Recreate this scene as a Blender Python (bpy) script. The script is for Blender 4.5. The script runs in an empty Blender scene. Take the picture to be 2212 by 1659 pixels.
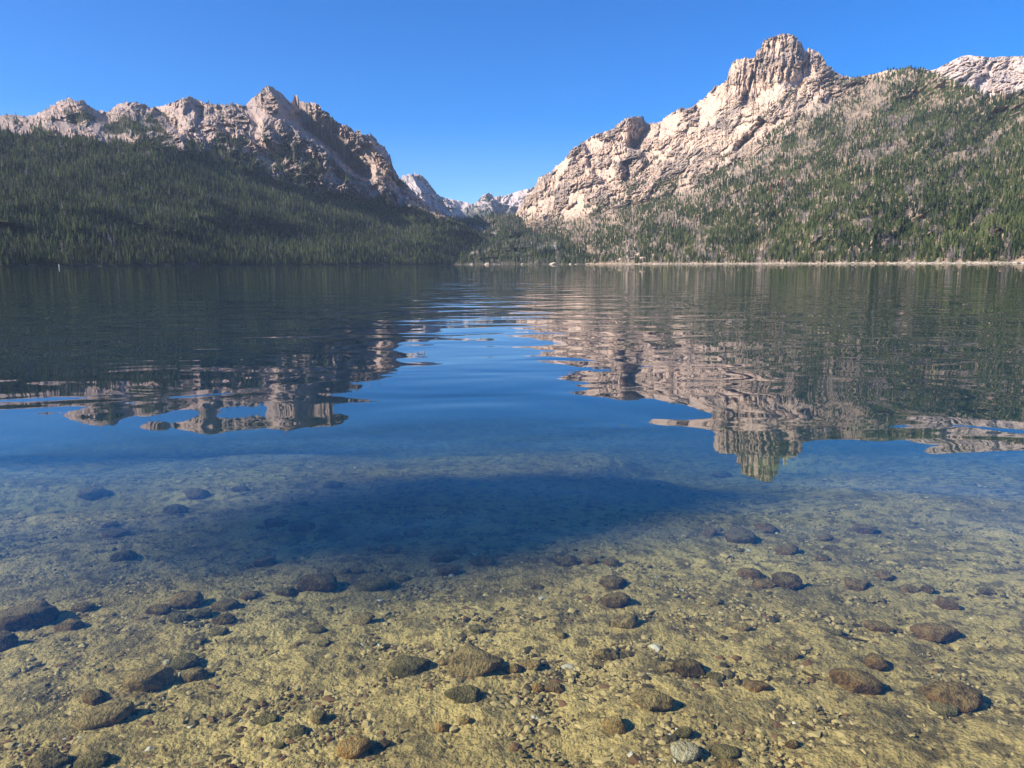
import bpy, math, numpy as np
from mathutils import Matrix, Vector
RNG = np.random.default_rng(7)
SC = bpy.context.scene
COL = SC.collection
F = 1597.6                      # focal length in reference units (frame 2212 x 1659)
PITCH = math.radians(9.2); ROLL = math.radians(0.2)
CAMZ = 1.0
SUN_AZ = math.radians(-109.0)    # azimuth from +Y towards +X
SUN_EL = math.radians(35.0)

# ------------------------------------------------------------------ noise
def _h(ix, iy, seed):
    h = (ix.astype(np.int64) * 374761393 + iy.astype(np.int64) * 668265263 + seed * 974634777) & 0xffffffff
    h = ((h ^ (h >> 13)) * 1274126177) & 0xffffffff
    return (h ^ (h >> 16)) & 0xffffffff
def perlin(x, y, seed=0):
    x = np.asarray(x, float); y = np.asarray(y, float)
    xi = np.floor(x); yi = np.floor(y); xf = x - xi; yf = y - yi
    u = xf**3 * (xf * (xf * 6 - 15) + 10); v = yf**3 * (yf * (yf * 6 - 15) + 10)
    def g(dx, dy):
        a = _h(xi + dx, yi + dy, seed) / 4294967296.0 * 2 * math.pi
        return np.cos(a) * (xf - dx) + np.sin(a) * (yf - dy)
    a = g(0, 0); b = g(1, 0); c = g(0, 1); d = g(1, 1)
    return 1.5 * ((a + (b - a) * u) * (1 - v) + (c + (d - c) * u) * v)
def fbm(x, y, o=5, seed=0, gain=.5):
    s = 0; a = 1; n = 0
    for i in range(o):
        s = s + a * perlin(x * 2**i + i * 17.3, y * 2**i + i * 9.1, seed + i); n += a; a *= gain
    return s / n * 1.6
def ridged(x, y, o=5, seed=0, gain=.5):
    s = 0; a = 1; n = 0
    for i in range(o):
        s = s + a * (1 - 2 * np.abs(perlin(x * 2**i + i * 5.3, y * 2**i + i * 3.7, seed + i))); n += a; a *= gain
    return s / n
def sstep(a, b, x):
    t = np.clip((x - a) / (b - a), 0, 1); return t * t * (3 - 2 * t)

# ------------------------------------------------------------------ camera mapping
_cr, _sr = math.cos(ROLL), math.sin(ROLL)
_cp, _sp = math.cos(PITCH), math.sin(PITCH)
FW = np.array([0, _cp, -_sp]); R0 = np.array([1., 0, 0]); U0 = np.array([0, _sp, _cp])
RT = R0 * _cr - U0 * _sr; UP = U0 * _cr + R0 * _sr
def ray(X, Y):
    X = np.asarray(X, float); Y = np.asarray(Y, float)
    d = FW + ((X - 1106) / F)[..., None] * RT + ((829.5 - Y) / F)[..., None] * UP
    return d
def uv(X, Y):
    d = ray(X, Y)
    return F * np.arctan2(d[..., 0], d[..., 1]), F * d[..., 2] / np.hypot(d[..., 0], d[..., 1])
def curve(pts):
    a = np.array(pts, float); u, v = uv(a[:, 0], a[:, 1]); o = np.argsort(u)
    return u[o], v[o]
def rcurve(pts):
    a = np.array(pts, float); u, _ = uv(a[:, 0], np.full(len(a), 560.)); o = np.argsort(u)
    return u[o], a[o, 1]

# ------------------------------------------------------------------ mesh + tags
def tag(o, label=None, cat=None, group=None, kind=None):
    if label: o['label'] = label
    if cat: o['category'] = cat
    if group: o['group'] = group
    if kind: o['kind'] = kind
    return o
def make_mesh(name, V, Fc, mat=None, smooth=True, attrs=None):
    V = np.ascontiguousarray(V, np.float32).reshape(-1, 3); Fc = np.ascontiguousarray(Fc, np.int32)
    me = bpy.data.meshes.new(name); k = Fc.shape[1]
    me.vertices.add(len(V)); me.vertices.foreach_set('co', V.ravel())
    me.loops.add(Fc.size); me.loops.foreach_set('vertex_index', Fc.ravel())
    me.polygons.add(len(Fc)); me.polygons.foreach_set('loop_start', np.arange(0, Fc.size, k, dtype=np.int32))
    me.polygons.foreach_set('use_smooth', np.full(len(Fc), smooth, bool))
    me.update(calc_edges=True)
    for n, a in (attrs or {}).items():
        at = me.attributes.new(n, 'FLOAT', 'POINT'); at.data.foreach_set('value', np.ascontiguousarray(a, np.float32).ravel())
    if mat: me.materials.append(mat)
    return me
def link(name, me, parent=None, loc=None):
    o = bpy.data.objects.new(name, me); COL.objects.link(o)
    if parent: o.parent = parent
    if loc is not None: o.location = loc
    return o
def grid_faces(nx, ny):
    i, j = np.meshgrid(np.arange(nx - 1), np.arange(ny - 1), indexing='ij')
    a = (i * ny + j).ravel()
    return np.stack([a, a + ny, a + ny + 1, a + 1], 1)

# ------------------------------------------------------------------ material helper
class NT:
    def __init__(s, name):
        s.m = bpy.data.materials.new(name); s.m.use_nodes = True; s.t = s.m.node_tree; s.t.nodes.clear()
        s.out = s.n('ShaderNodeOutputMaterial')
    def n(s, typ, **kw):
        nd = s.t.nodes.new(typ)
        for k, v in kw.items(): setattr(nd, k, v)
        return nd
    def l(s, a, b): s.t.links.new(a, b)
    def set(s, sock, v):
        if hasattr(v, 'is_linked') or isinstance(v, bpy.types.NodeSocket): s.l(v, sock)
        else: sock.default_value = v
    def noise(s, vec, scale, detail=4, rough=.5, typ='FBM', dist=0):
        nd = s.n('ShaderNodeTexNoise'); nd.noise_dimensions = '3D'
        nd.noise_type = typ; s.l(vec, nd.inputs['Vector'])
        nd.inputs['Scale'].default_value = scale; nd.inputs['Detail'].default_value = detail
        nd.inputs['Roughness'].default_value = rough; nd.inputs['Distortion'].default_value = dist
        return nd.outputs['Fac']
    def ramp(s, fac, lo, hi):
        nd = s.n('ShaderNodeMapRange'); nd.interpolation_type = 'SMOOTHSTEP'; nd.clamp = True
        s.l(fac, nd.inputs['Value']); nd.inputs['From Min'].default_value = lo; nd.inputs['From Max'].default_value = hi
        return nd.outputs['Result']
    def mix(s, f, a, b):
        nd = s.n('ShaderNodeMix', data_type='RGBA'); s.set(nd.inputs[0], f)
        for k, v in ((6, a), (7, b)):
            s.set(nd.inputs[k], (*v, 1) if isinstance(v, tuple) else v)
        return nd.outputs[2]
    def math(s, op, a, b=0.):
        nd = s.n('ShaderNodeMath', operation=op); s.set(nd.inputs[0], a); s.set(nd.inputs[1], b); return nd.outputs[0]
    def attr(s, name): return s.n('ShaderNodeAttribute', attribute_name=name).outputs['Fac']
    def mapping(s, scale, rot=(0, 0, 0)):
        g = s.n('ShaderNodeNewGeometry'); mp = s.n('ShaderNodeMapping'); s.l(g.outputs['Position'], mp.inputs['Vector'])
        mp.inputs['Scale'].default_value = scale; mp.inputs['Rotation'].default_value = rot
        return mp.outputs['Vector']
    def pos(s): return s.n('ShaderNodeNewGeometry').outputs['Position']
    def bsdf(s, col, rough=.9, spec=.2, normal=None):
        b = s.n('ShaderNodeBsdfPrincipled'); s.set(b.inputs['Base Color'], (*col, 1) if isinstance(col, tuple) else col)
        s.set(b.inputs['Roughness'], rough); b.inputs['Specular IOR Level'].default_value = spec
        if normal is not None: s.l(normal, b.inputs['Normal'])
        s.l(b.outputs[0], s.out.inputs['Surface']); return b
    def bump(s, h, dist, strength=1.):
        b = s.n('ShaderNodeBump'); b.inputs['Strength'].default_value = strength; b.inputs['Distance'].default_value = dist
        s.l(h, b.inputs['Height']); return b.outputs['Normal']

def mat_mountain(name, rockA, rockB, scree, soil, bump=6.0):
    m = NT(name); p = m.pos()
    n1 = m.noise(p, .006, 6, .6); n2 = m.noise(p, .035, 5, .65); n3 = m.noise(m.mapping((1, 1, .35)), .09, 4, .6)
    rock = m.mix(m.ramp(n1, .38, .62), rockA, rockB)
    dark = tuple(c * .42 for c in rockB)
    rock = m.mix(m.math('MULTIPLY', m.ramp(n3, .5, .6), .8), rock, dark)
    rock = m.mix(m.math('MULTIPLY', m.ramp(n2, .55, .7), .6), rock, tuple(min(1, c * 1.35) for c in rockA))
    c = m.mix(m.attr('scree'), rock, m.mix(m.ramp(n2, .4, .65), scree, tuple(c * .8 for c in scree)))
    so = m.mix(m.ramp(n2, .4, .6), soil, tuple(c * .6 for c in soil))
    c = m.mix(m.attr('soil'), c, so)
    c = m.mix(m.attr('beach'), c, (.38, .33, .26))
    nb = m.bump(m.math('ADD', n2, m.math('MULTIPLY', n3, .7)), bump)
    m.bsdf(c, .95, .1, nb)
    return m.m

# ------------------------------------------------------------------ mountains
LAY = {}
def layer(name, mat, X0, X1, nu, nv, crest, ctrl, relief, masks, jag, back=True):
    """ctrl: list of (YcurvePts or None for the foot, rPts) from foot to crest."""
    u0 = uv(X0, 560)[0]; u1 = uv(X1, 560)[0]
    u = np.linspace(u0, u1, nu)
    cu, cv = curve(crest); vsm = np.convolve(np.pad(np.interp(u, cu, cv), 12, 'edge'), np.ones(25) / 25, 'valid'); vc = np.interp(u, cu, cv) + jag(u)
    rs = []; vs = []
    for (yp, rp) in ctrl:
        a, b = rcurve(rp); r = np.interp(u, a, b)
        if yp is None: v = -4.0 / r * F
        elif isinstance(yp, str): v = vc
        else:
            a, b = curve(yp); v = np.minimum(np.interp(u, a, b), vc - 1.0)
        if vs: v = np.maximum(v, vs[-1] + .6)
        rs.append(r); vs.append(v)
    vs[-1] = np.maximum(vc, vs[-1]); vtop = vs[-1].copy(); vs[-1] = np.maximum(vsm, vs[-2] + 4)
    vtop = np.maximum(vtop, vs[0] + 1); s = np.linspace(0, 1, nv)[None, :]
    v = vs[0][:, None] + (vtop - vs[0])[:, None] * s
    U = np.repeat(u[:, None], nv, 1); T = v / F
    R = np.zeros_like(v)
    for k in range(len(rs) - 1):
        ra, rb = rs[k][:, None], rs[k + 1][:, None]; za, zb = ra * vs[k][:, None] / F, rb * vs[k + 1][:, None] / F
        mm = (zb - za) / (rb - ra)
        rr = (za - mm * ra) / np.minimum(T - mm, -.02)
        sel = (v >= vs[k][:, None]) if k else np.ones_like(v, bool)
        R = np.where(sel, rr, R)
    fr = sstep(0, 14, v)
    R = R + relief(U, v, R) * fr + 6 * fbm(U / 30, v / 30, 3, 5)
    LAY[name] = (u, vs[0], vtop, R)
    at = {k: f(U, v, R) for k, f in masks.items()}
    az = U / F; x = R * np.sin(az); y = R * np.cos(az); z = CAMZ + R * T
    if back:
        bx, by, bz = [], [], []
        for dr, dz in ((25, 14), (90, 60), (260, 190), (700, 520)):
            r2 = R[:, -1] + dr + 20 * perlin(u / 40, u * 0 + dr, 4); z2 = z[:, -1] - dz
            bx.append(r2 * np.sin(u / F)); by.append(r2 * np.cos(u / F)); bz.append(np.maximum(z2, -3.2))
        x = np.concatenate([x, np.array(bx).T], 1); y = np.concatenate([y, np.array(by).T], 1); z = np.concatenate([z, np.array(bz).T], 1)
        at = {k: np.concatenate([a, np.repeat(a[:, -1:], 4, 1)], 1) for k, a in at.items()}
    nv2 = x.shape[1]
    me = make_mesh(name, np.stack([x, y, z], -1), grid_faces(nu, nv2), mat, False, at)
    o = link('mountain', me); tag(o, kind='structure')
    return o
def locate(name, U, V):
    """surface point of a layer at panorama coordinates; returns xyz, r and validity"""
    u, v0, v1, R = LAY[name]; nv = R.shape[1]
    fi = np.clip((U - u[0]) / (u[1] - u[0]), 0, len(u) - 1.001); i = fi.astype(int); f = fi - i
    a = v0[i] * (1 - f) + v0[i + 1] * f; b = v1[i] * (1 - f) + v1[i + 1] * f
    s = (V - a) / (b - a); ok = (s > 0.0) & (s < 1.0)
    fj = np.clip(s, 0, .9999) * (nv - 1); j = fj.astype(int); g = fj - j
    r = (R[i, j] * (1 - g) + R[i, j + 1] * g) * (1 - f) + (R[i + 1, j] * (1 - g) + R[i + 1, j + 1] * g) * f
    az = U / F
    return np.stack([r * np.sin(az), r * np.cos(az), CAMZ + r * V / F], -1), r, ok
def segdist(U, V, pts):
    """signed distance to a polyline in panorama space (+ right of travel), and fraction along"""
    a = np.array(pts, float); pu, pv = uv(a[:, 0], a[:, 1])
    best = np.full(U.shape, 1e9); sd = np.zeros(U.shape); fr = np.zeros(U.shape); n = len(pu) - 1
    for k in range(n):
        dx, dy = pu[k + 1] - pu[k], pv[k + 1] - pv[k]; L2 = dx * dx + dy * dy
        t = np.clip(((U - pu[k]) * dx + (V - pv[k]) * dy) / L2, 0, 1)
        ex, ey = U - (pu[k] + t * dx), V - (pv[k] + t * dy); d = np.hypot(ex, ey)
        s = np.sign(dy * ex - dx * ey)
        m = d < best; best = np.where(m, d, best); sd = np.where(m, d * s, sd); fr = np.where(m, (k + t) / n, fr)
    return sd, fr
def blob(U, V, X, Y, rx, ry):
    a, b = uv(X, Y); return np.exp(-(((U - a) / rx)**2 + ((V - b) / ry)**2))

def spur(U, V, pts, amp, wl, wr):
    """ridge running down a polyline: gentle side left (wl), steep side right (wr); closer = negative"""
    sd, fr = segdist(U, V, pts)
    sd = sd + 4 * fbm(U / 16, V / 16, 3, 77)
    w = np.where(sd > 0, np.exp(-np.abs(sd) / wl), np.exp(-np.abs(sd) / wr))
    # travelling downwards: + is left-hand side seen from the camera (right of travel)
    return -amp * w * sstep(0, .06, fr) * (1 - sstep(.85, 1, fr)) if False else -amp * w * (1 - .75 * sstep(.7, 1, fr))

def gully(U, V, pts, amp, w1, w2, taper=.3):
    """recess to the right of a polyline: a face turned away from the sun, then a short wall back"""
    sd, fr = segdist(U, V, pts)
    d = -sd + 3.5 * fbm(U / 14, V / 14, 4, 78); w = w1 * (1 - .55 * fr)
    p = np.where(d < 0, 0, np.where(d < w, d / w, np.exp(-(d - w) / w2)))
    return amp * p * sstep(0, .03, fr) * (1 - sstep(1 - taper, 1, fr))

def outcrop(U, V, seed, skew=0.):
    wu = U + 10 * fbm(U / 40, V / 40, 3, seed + 50); wv = V + 10 * fbm(U / 40 + 9, V / 40, 3, seed + 60)
    wu = wu + skew * wv
    return sstep(-.12, .12, fbm(wu / 48, wv / 52, 5, seed + 5, .6) + .06)
def rock_relief(su, sv, amp, seed, skew=0., fine=1.):
    """big spurs, and between smooth scree the crags: blocks with flat faces cut by steep joints"""
    def f(U, V, R):
        wu = U + 12 * fbm(U / 60, V / 60, 3, seed + 50); wv = V + 12 * fbm(U / 60 + 9, V / 60, 3, seed + 60)
        wu = wu + skew * wv; k = R / 2800.
        oc = outcrop(U, V, seed, skew)
        a = ridged(wu / su, wv / sv, 3, seed, .5)
        b = ridged((wu + .4 * wv) / 26, (wv - .3 * wu) / 15, 4, seed + 20, .62)
        c = ridged((wu + .5 * wv) / 13, (wv - .5 * wu) / 8, 3, seed + 25, .6)
        return k * (-amp * .8 * a - oc * amp * fine * (.14 + .38 * b + .26 * c) - .05 * amp * fbm(U / 5, V / 5, 3, seed + 29))
    return f

# left mountain -------------------------------------------------------------
L_CREST = [(-700, 300), (-300, 262), (-100, 256), (0, 250), (20, 247), (50, 251), (75, 249), (100, 235), (130, 218), (150, 211), (163, 219), (180, 214), (190, 228), (210, 238), (232, 243),
    (255, 225), (275, 220), (295, 221), (310, 224), (322, 233), (335, 232), (360, 227), (385, 217), (400, 212), (413, 209), (424, 214), (440, 222), (470, 225), (490, 227), (500, 223), (512, 226), (530, 229),
    (545, 212), (556, 206), (565, 196), (572, 187), (578, 185), (590, 190), (603, 197), (612, 206), (622, 218), (631, 222), (636, 206), (642, 207), (648, 217), (660, 222), (675, 221), (690, 228),
    (695, 238), (708, 244), (722, 258), (736, 268), (750, 272), (766, 284), (774, 281), (785, 292), (800, 289), (812, 300), (820, 312), (831, 318), (842, 336), (850, 362), (862, 384), (880, 400), (905, 425), (940, 452), (985, 474), (1060, 520), (1120, 560)]
L_EDGE = [(-700, 320), (-300, 285), (0, 284), (60, 292), (120, 294), (230, 305), (330, 308), (430, 328), (520, 350), (600, 385), (680, 410), (760, 428), (850, 442), (930, 458), (1010, 490), (1120, 568)]
L_FOOT = [(-700, 700), (-300, 900), (0, 1060), (400, 1300), (700, 1600), (900, 1950), (1120, 2500)]
def l_relief(U, V, R):
    _, ve = curve(L_EDGE); ue, ve = curve(L_EDGE); edge = np.interp(U, ue, ve)
    rock = sstep(-30, 15, V - edge)
    cu, cv = curve(L_CREST); top = np.interp(U, cu, cv)
    r = rock_relief(70, 85, 150, 3, .35)(U, V, R) * rock
    r = r + rock * spur(U, V, [(575, 188), (610, 235), (642, 278), (675, 322), (720, 350), (770, 392), (810, 425)], 90, 60, 20)
    g1 = gully(U, V, [(570, 178), (582, 195), (598, 222), (620, 262), (648, 292), (688, 315), (725, 345), (760, 378), (800, 415)], 1., 44, 7, .15)
    r = r * (1 - .8 * np.clip(g1 * 3, 0, 1)) + rock * 620 * g1
    r = r + rock * gully(U, V, [(790, 296), (812, 322), (836, 345), (852, 372), (872, 400), (890, 425)], 380, 22, 6)
    r = r + rock * gully(U, V, [(402, 212), (412, 228), (420, 246), (416, 262)], 330, 22, 7)
    r = r + rock * gully(U, V, [(430, 218), (446, 236), (452, 256)], 130, 14, 8)
    r = r + rock * gully(U, V, [(322, 258), (345, 268), (372, 284), (392, 296)], 260, 24, 8)
    r = r + rock * gully(U, V, [(176, 214), (184, 226), (200, 244), (214, 262)], 240, 18, 8)
    r = r + rock * gully(U, V, [(210, 262), (235, 278), (262, 298)], 240, 22, 8)
    r = r + rock * gully(U, V, [(140, 252), (150, 270), (190, 290)], 120, 16, 8)
    r = r + rock * gully(U, V, [(700, 262), (712, 284), (730, 300)], 90, 14, 6)
    # rolling folds of the wooded slopes
    f = fbm((U + 2.2 * V) / 190, V / 90, 4, 21) * 90 + ridged((U + 1.6 * V) / 260, (V - .25 * U) / 70, 3, 31) * 25
    r = r + (1 - rock) * f * sstep(10, 70, V)
    return r
def l_jag(u):
    a = sstep(uv(-50, 560)[0], uv(140, 560)[0], u) * (1 - sstep(uv(860, 560)[0], uv(930, 560)[0], u))
    return a * (4.5 * ridged(u / 12, u * 0 + .3, 4, 91, .75) + 2.2 * fbm(u / 3.5, u * 0, 2, 92)) - a * 1.5 + (1 - a) * fbm(u / 30, u * 0, 3, 8) * 1.5
def l_veg(U, V):
    ue, ve = curve(L_EDGE); e = np.interp(U, ue, ve) + 14 * fbm(U / 45, V / 30, 4, 40)
    base = sstep(14, -6, V - e) if False else 1 - sstep(-8, 14, V - e)
    up = sstep(.02, .5, fbm((U + V) / 38, (V - .3 * U) / 26, 5, 44) + .55 * blob(U, V, 300, 278, 60, 16) + .35 * blob(U, V, 480, 320, 90, 25) + .5 * blob(U, V, 655, 370, 30, 40) + .3 * blob(U, V, 600, 350, 60, 30) - .35 * sstep(25, 90, V - e))
    return np.clip(np.maximum(base, up * .8), 0, 1)
def l_soil(U, V, R): return sstep(.35, .8, l_veg(U, V))
def l_scree(U, V, R):
    s = blob(U, V, 130, 290, 60, 12) + blob(U, V, 240, 292, 26, 14) + blob(U, V, 445, 290, 50, 14) + blob(U, V, 395, 285, 30, 12) + blob(U, V, 145, 245, 38, 16) + .8 * blob(U, V, 640, 330, 55, 16) + .8 * blob(U, V, 700, 368, 40, 14) + .6 * blob(U, V, 540, 300, 30, 40)
    return np.clip(np.maximum(sstep(.35, .6, s + .35 * fbm(U / 14, V / 14, 3, 61)), .75 * (1 - outcrop(U, V, 3, .35))), 0, 1) * .95
GREYPINK = (.44, .32, .25); GREY = (.21, .185, .175)
m_left = mat_mountain('grey_pink_granite', GREYPINK, GREY, (.44, .33, .27), (.075, .07, .045), 7)
layer('left', m_left, -700, 1115, 1500, 400, L_CREST,
      [(None, L_FOOT),
       (L_EDGE, [(-700, 1500), (-300, 1800), (0, 1950), (400, 2100), (700, 2350), (900, 2500), (1120, 2700)]),
       ('crest', [(-700, 2300), (-300, 2600), (0, 2900), (400, 3000), (600, 3050), (850, 2900), (1000, 2900), (1120, 2950)])],
      l_relief, {'soil': l_soil, 'scree': l_scree, 'beach': lambda U, V, R: np.zeros_like(U)}, l_jag)

# right mountain ------------------------------------------------------------
R_CREST = [(1085, 500), (1105, 478), (1118, 455), (1130, 436), (1137, 420), (1148, 414), (1158, 402), (1162, 386), (1170, 380), (1180, 377), (1190, 372), (1200, 360), (1213, 352), (1222, 342), (1232, 326), (1240, 318), (1250, 316), (1258, 306),
    (1275, 298), (1290, 288), (1310, 284), (1325, 278), (1335, 268), (1345, 262), (1355, 254), (1370, 252), (1380, 250), (1388, 253), (1392, 262), (1402, 268), (1415, 266), (1428, 262), (1440, 252), (1450, 246), (1462, 238), (1473, 233), (1482, 236), (1495, 232),
    (1510, 220), (1520, 212), (1535, 200), (1545, 186), (1555, 184), (1565, 178), (1572, 168), (1576, 150), (1581, 138), (1590, 131), (1600, 129), (1612, 126), (1622, 128), (1632, 122), (1634, 110), (1644, 104), (1648, 92), (1656, 85),
    (1668, 80), (1680, 76), (1690, 72), (1700, 74), (1712, 76), (1722, 84), (1730, 92), (1736, 106), (1741, 112), (1746, 106), (1756, 107), (1768, 112), (1774, 120), (1782, 132), (1786, 142), (1796, 147), (1800, 154), (1812, 160), (1825, 166), (1845, 168), (1860, 166), (1872, 164),
    (1885, 161), (1900, 156), (1915, 152), (1940, 149), (1965, 149), (1985, 150), (2000, 154), (2020, 162), (2050, 172), (2080, 184), (2105, 194), (2130, 207), (2160, 206), (2185, 202), (2212, 200), (2300, 196), (2500, 170), (2900, 200)]
R_EDGE = [(1085, 510), (1160, 487), (1250, 470), (1320, 450), (1400, 430), (1500, 400), (1600, 350), (1700, 285), (1800, 220), (1880, 165), (2000, 140), (2130, 190), (2900, 190)]
R_CTRL = [(1085, 520), (1160, 497), (1250, 475), (1320, 455), (1400, 435), (1500, 405), (1600, 355), (1700, 300), (1800, 265), (1900, 245), (2000, 240), (2130, 275), (2900, 280)]
R_FOOT = [(1085, 2500), (1200, 2200), (1300, 1800), (1345, 1650), (1450, 1500), (1600, 1350), (1800, 1180), (2000, 1080), (2212, 990), (2500, 850), (2900, 700)]
def r_relief(U, V, R):
    ue, ve = curve(R_EDGE); e = np.interp(U, ue, ve)
    rock = sstep(-50, 25, V - e) * (1 - sstep(uv(1850, 300)[0], uv(1960, 300)[0], U))
    cu, cv = curve(R_CREST); top = np.interp(U, cu, cv); low = np.exp(-np.maximum(top - V - 15, 0) / 60) ; lf = 1 - sstep(uv(1440, 300)[0], uv(1560, 300)[0], U)
    a = rock_relief(80, 120, 120, 13, -.6)(U, V, R) * (.34 + .66 * np.maximum(low, .55 * lf))
    # fluted cliff bands of the summit block
    cl = sstep(.25, .7, blob(U, V, 1690, 120, 75, 48) * 1.2 + blob(U, V, 1600, 165, 45, 55) + .7 * blob(U, V, 1370, 290, 40, 30) + .7 * blob(U, V, 1180, 400, 45, 40) + .5 * blob(U, V, 1300, 330, 60, 35))
    wu = U + 5 * fbm(U / 20, V / 30, 3, 71)
    flu = ridged(wu / 14, V / 55, 4, 73, .6)
    r = rock * (a * (1 - .45 * cl) - 85 * flu * cl)
    r = r + rock * gully(U, V, [(1366, 244), (1362, 272), (1356, 292), (1346, 318)], 480, 44, 9, .1)
    r = r + rock * gully(U, V, [(1336, 350), (1340, 366), (1342, 400)], 150, 22, 6)
    r = r + rock * gully(U, V, [(1262, 340), (1270, 362), (1288, 385)], 110, 12, 6)
    r = r + rock * gully(U, V, [(1728, 96), (1733, 122), (1722, 160)], 60, 14, 8)
    r = r + rock * gully(U, V, [(1622, 128), (1618, 160), (1606, 196), (1590, 232)], 60, 14, 7)
    r = r + rock * gully(U, V, [(1755, 108), (1760, 128), (1775, 150)], 80, 10, 6)
    r = r + rock * gully(U, V, [(1640, 250), (1610, 290), (1570, 330)], 90, 16, 8)
    r = r + rock * gully(U, V, [(1240, 318), (1236, 345), (1250, 372)], 100, 10, 6)
    r = r + rock * spur(U, V, [(1255, 312), (1275, 345), (1300, 380)], 90, 30, 8)
    r = r + rock * spur(U, V, [(1340, 345), (1350, 370), (1352, 390)], 80, 30, 7)
    r = r + rock * spur(U, V, [(1736, 98), (1738, 128), (1722, 160)], 45, 45, 12)
    r = r + rock * spur(U, V, [(1640, 120), (1624, 165), (1600, 240)], 50, 40, 14)
    r = r + rock * spur(U, V, [(1770, 118), (1785, 140), (1800, 160)], 50, 18, 7)
    f = fbm((U - 1.5 * V) / 210, (V + .3 * U) / 130, 5, 23) * 110 - 40 * ridged((U - .9 * V) / 75, (V + .2 * U) / 190, 4, 33)
    r = r + (1 - rock) * f * sstep(8, 60, V)
    return r
def r_jag(u):
    a = 1 - sstep(uv(1800, 160)[0], uv(1900, 160)[0], u)
    return a * (5 * ridged(u / 12, u * 0 + .3, 4, 95, .75) + 2.4 * fbm(u / 3.5, u * 0, 2, 96)) - a * 1.5 + (1 - a) * fbm(u / 25, u * 0, 3, 9) * 2
def r_veg(U, V):
    ue, ve = curve(R_EDGE); e = np.interp(U, ue, ve)
    q = sstep(70, -60, V - e) if False else 1 - sstep(-60, 60, V - e + 26 * fbm(U / 60, V / 60, 4, 45))
    streak = fbm((U + .95 * V) / 90 * 1.0, (V - .55 * U) / 22, 5, 47)       # bands running down to the left
    X = U
    dens = q * 1.1 + .85 * streak - .12
    dens = dens + .55 * blob(U, V, 1725, 175, 50, 10) + .6 * blob(U, V, 1362, 398, 30, 14) + .55 * blob(U, V, 1395, 350, 25, 26) + .5 * blob(U, V, 1410, 440, 50, 22)
    dens = dens - .9 * blob(U, V, 1900, 215, 34, 18) - .75 * blob(U, V, 1830, 255, 40, 14) - .6 * blob(U, V, 1945, 310, 40, 20) - .9 * blob(U, V, 2080, 345, 60, 20) - .8 * blob(U, V, 2010, 390, 50, 28) - .7 * blob(U, V, 2185, 300, 45, 32) - .6 * blob(U, V, 1830, 480, 45, 24)
    dens = dens + .6 * sstep(uv(1860, 300)[0], uv(1930, 300)[0], U)
    dens = dens - .55 * sstep(40, 160, V - e) + .25 * (1 - sstep(40, 120, V)) + .55 * (1 - sstep(25, 85, V)) * (1 - sstep(uv(1480, 500)[0], uv(1750, 500)[0], U))
    return np.clip(dens, 0, 1)
def r_soil(U, V, R):
    ue, ve = curve(R_EDGE); e = np.interp(U, ue, ve)
    return (1 - sstep(-45, 40, V - e + 30 * fbm(U / 50, V / 50, 4, 48)))
def r_scree(U, V, R):
    s = blob(U, V, 1410, 290, 30, 22) + .8 * blob(U, V, 1500, 300, 60, 30) + .7 * blob(U, V, 1640, 240, 100, 22) + .8 * blob(U, V, 1620, 300, 90, 18) + .6 * blob(U, V, 1800, 200, 60, 20) + .7 * blob(U, V, 1220, 470, 60, 12)
    return np.clip(np.maximum(sstep(.4, .75, s + .5 * fbm((U - V) / 18, (V + U) / 40, 4, 63)), .85 * (1 - outcrop(U, V, 13, -.6))), 0, 1) * .95
def r_beach(U, V, R):
    z = CAMZ + R * V / F
    return (1 - sstep(.7, 1.5, z + 1.1 * fbm(U / 9, V * 0, 3, 15))) * sstep(-.35, .1, fbm(U / 22, V * 0, 3, 16)) * sstep(uv(1335, 560)[0], uv(1345, 560)[0], U)
m_right = mat_mountain('warm_granite', (.58, .425, .31), (.33, .26, .21), (.62, .465, .345), (.31, .235, .165), 6)
layer('right', m_right, 1085, 2900, 1700, 560, R_CREST,
      [(None, R_FOOT),
       (R_CTRL, [(1085, 2900), (1300, 2600), (1500, 2400), (1700, 2450), (1850, 2450), (1950, 2400), (2000, 2300), (2212, 2050), (2500, 1800), (2900, 1500)]),
       ('crest', [(1085, 3700), (1300, 3500), (1600, 3250), (1750, 3200), (1850, 2950), (1930, 2550), (2000, 2420), (2212, 2200), (2500, 1950), (2900, 1650)])],
      r_relief, {'soil': r_soil, 'scree': r_scree, 'beach': r_beach}, r_jag)

# low wooded valley hills in the centre ---------------------------------------
C_CREST = [(820, 520), (880, 490), (930, 476), (985, 473), (1020, 471), (1050, 466), (1080, 463), (1110, 465), (1140, 474), (1180, 484), (1250, 492), (1320, 500), (1420, 520), (1500, 550)]
def c_relief(U, V, R):
    return (fbm(U / 70, V / 22, 5, 81) * 110 + fbm(U / 16, V / 9, 3, 82) * 25) * sstep(4, 20, V)
def c_veg(U, V):
    d = .95 + .7 * fbm(U / 26, V / 9, 4, 83) - .9 * blob(U, V, 1180, 532, 22, 4) - .8 * blob(U, V, 1040, 492, 18, 7) - .6 * blob(U, V, 1130, 532, 14, 4) - .5 * blob(U, V, 1045, 545, 30, 5)
    return np.clip(d, 0, 1)
m_mid = mat_mountain('pale_outcrop', (.34, .30, .27), (.25, .235, .22), (.4, .35, .3), (.12, .105, .075), 4)
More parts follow.
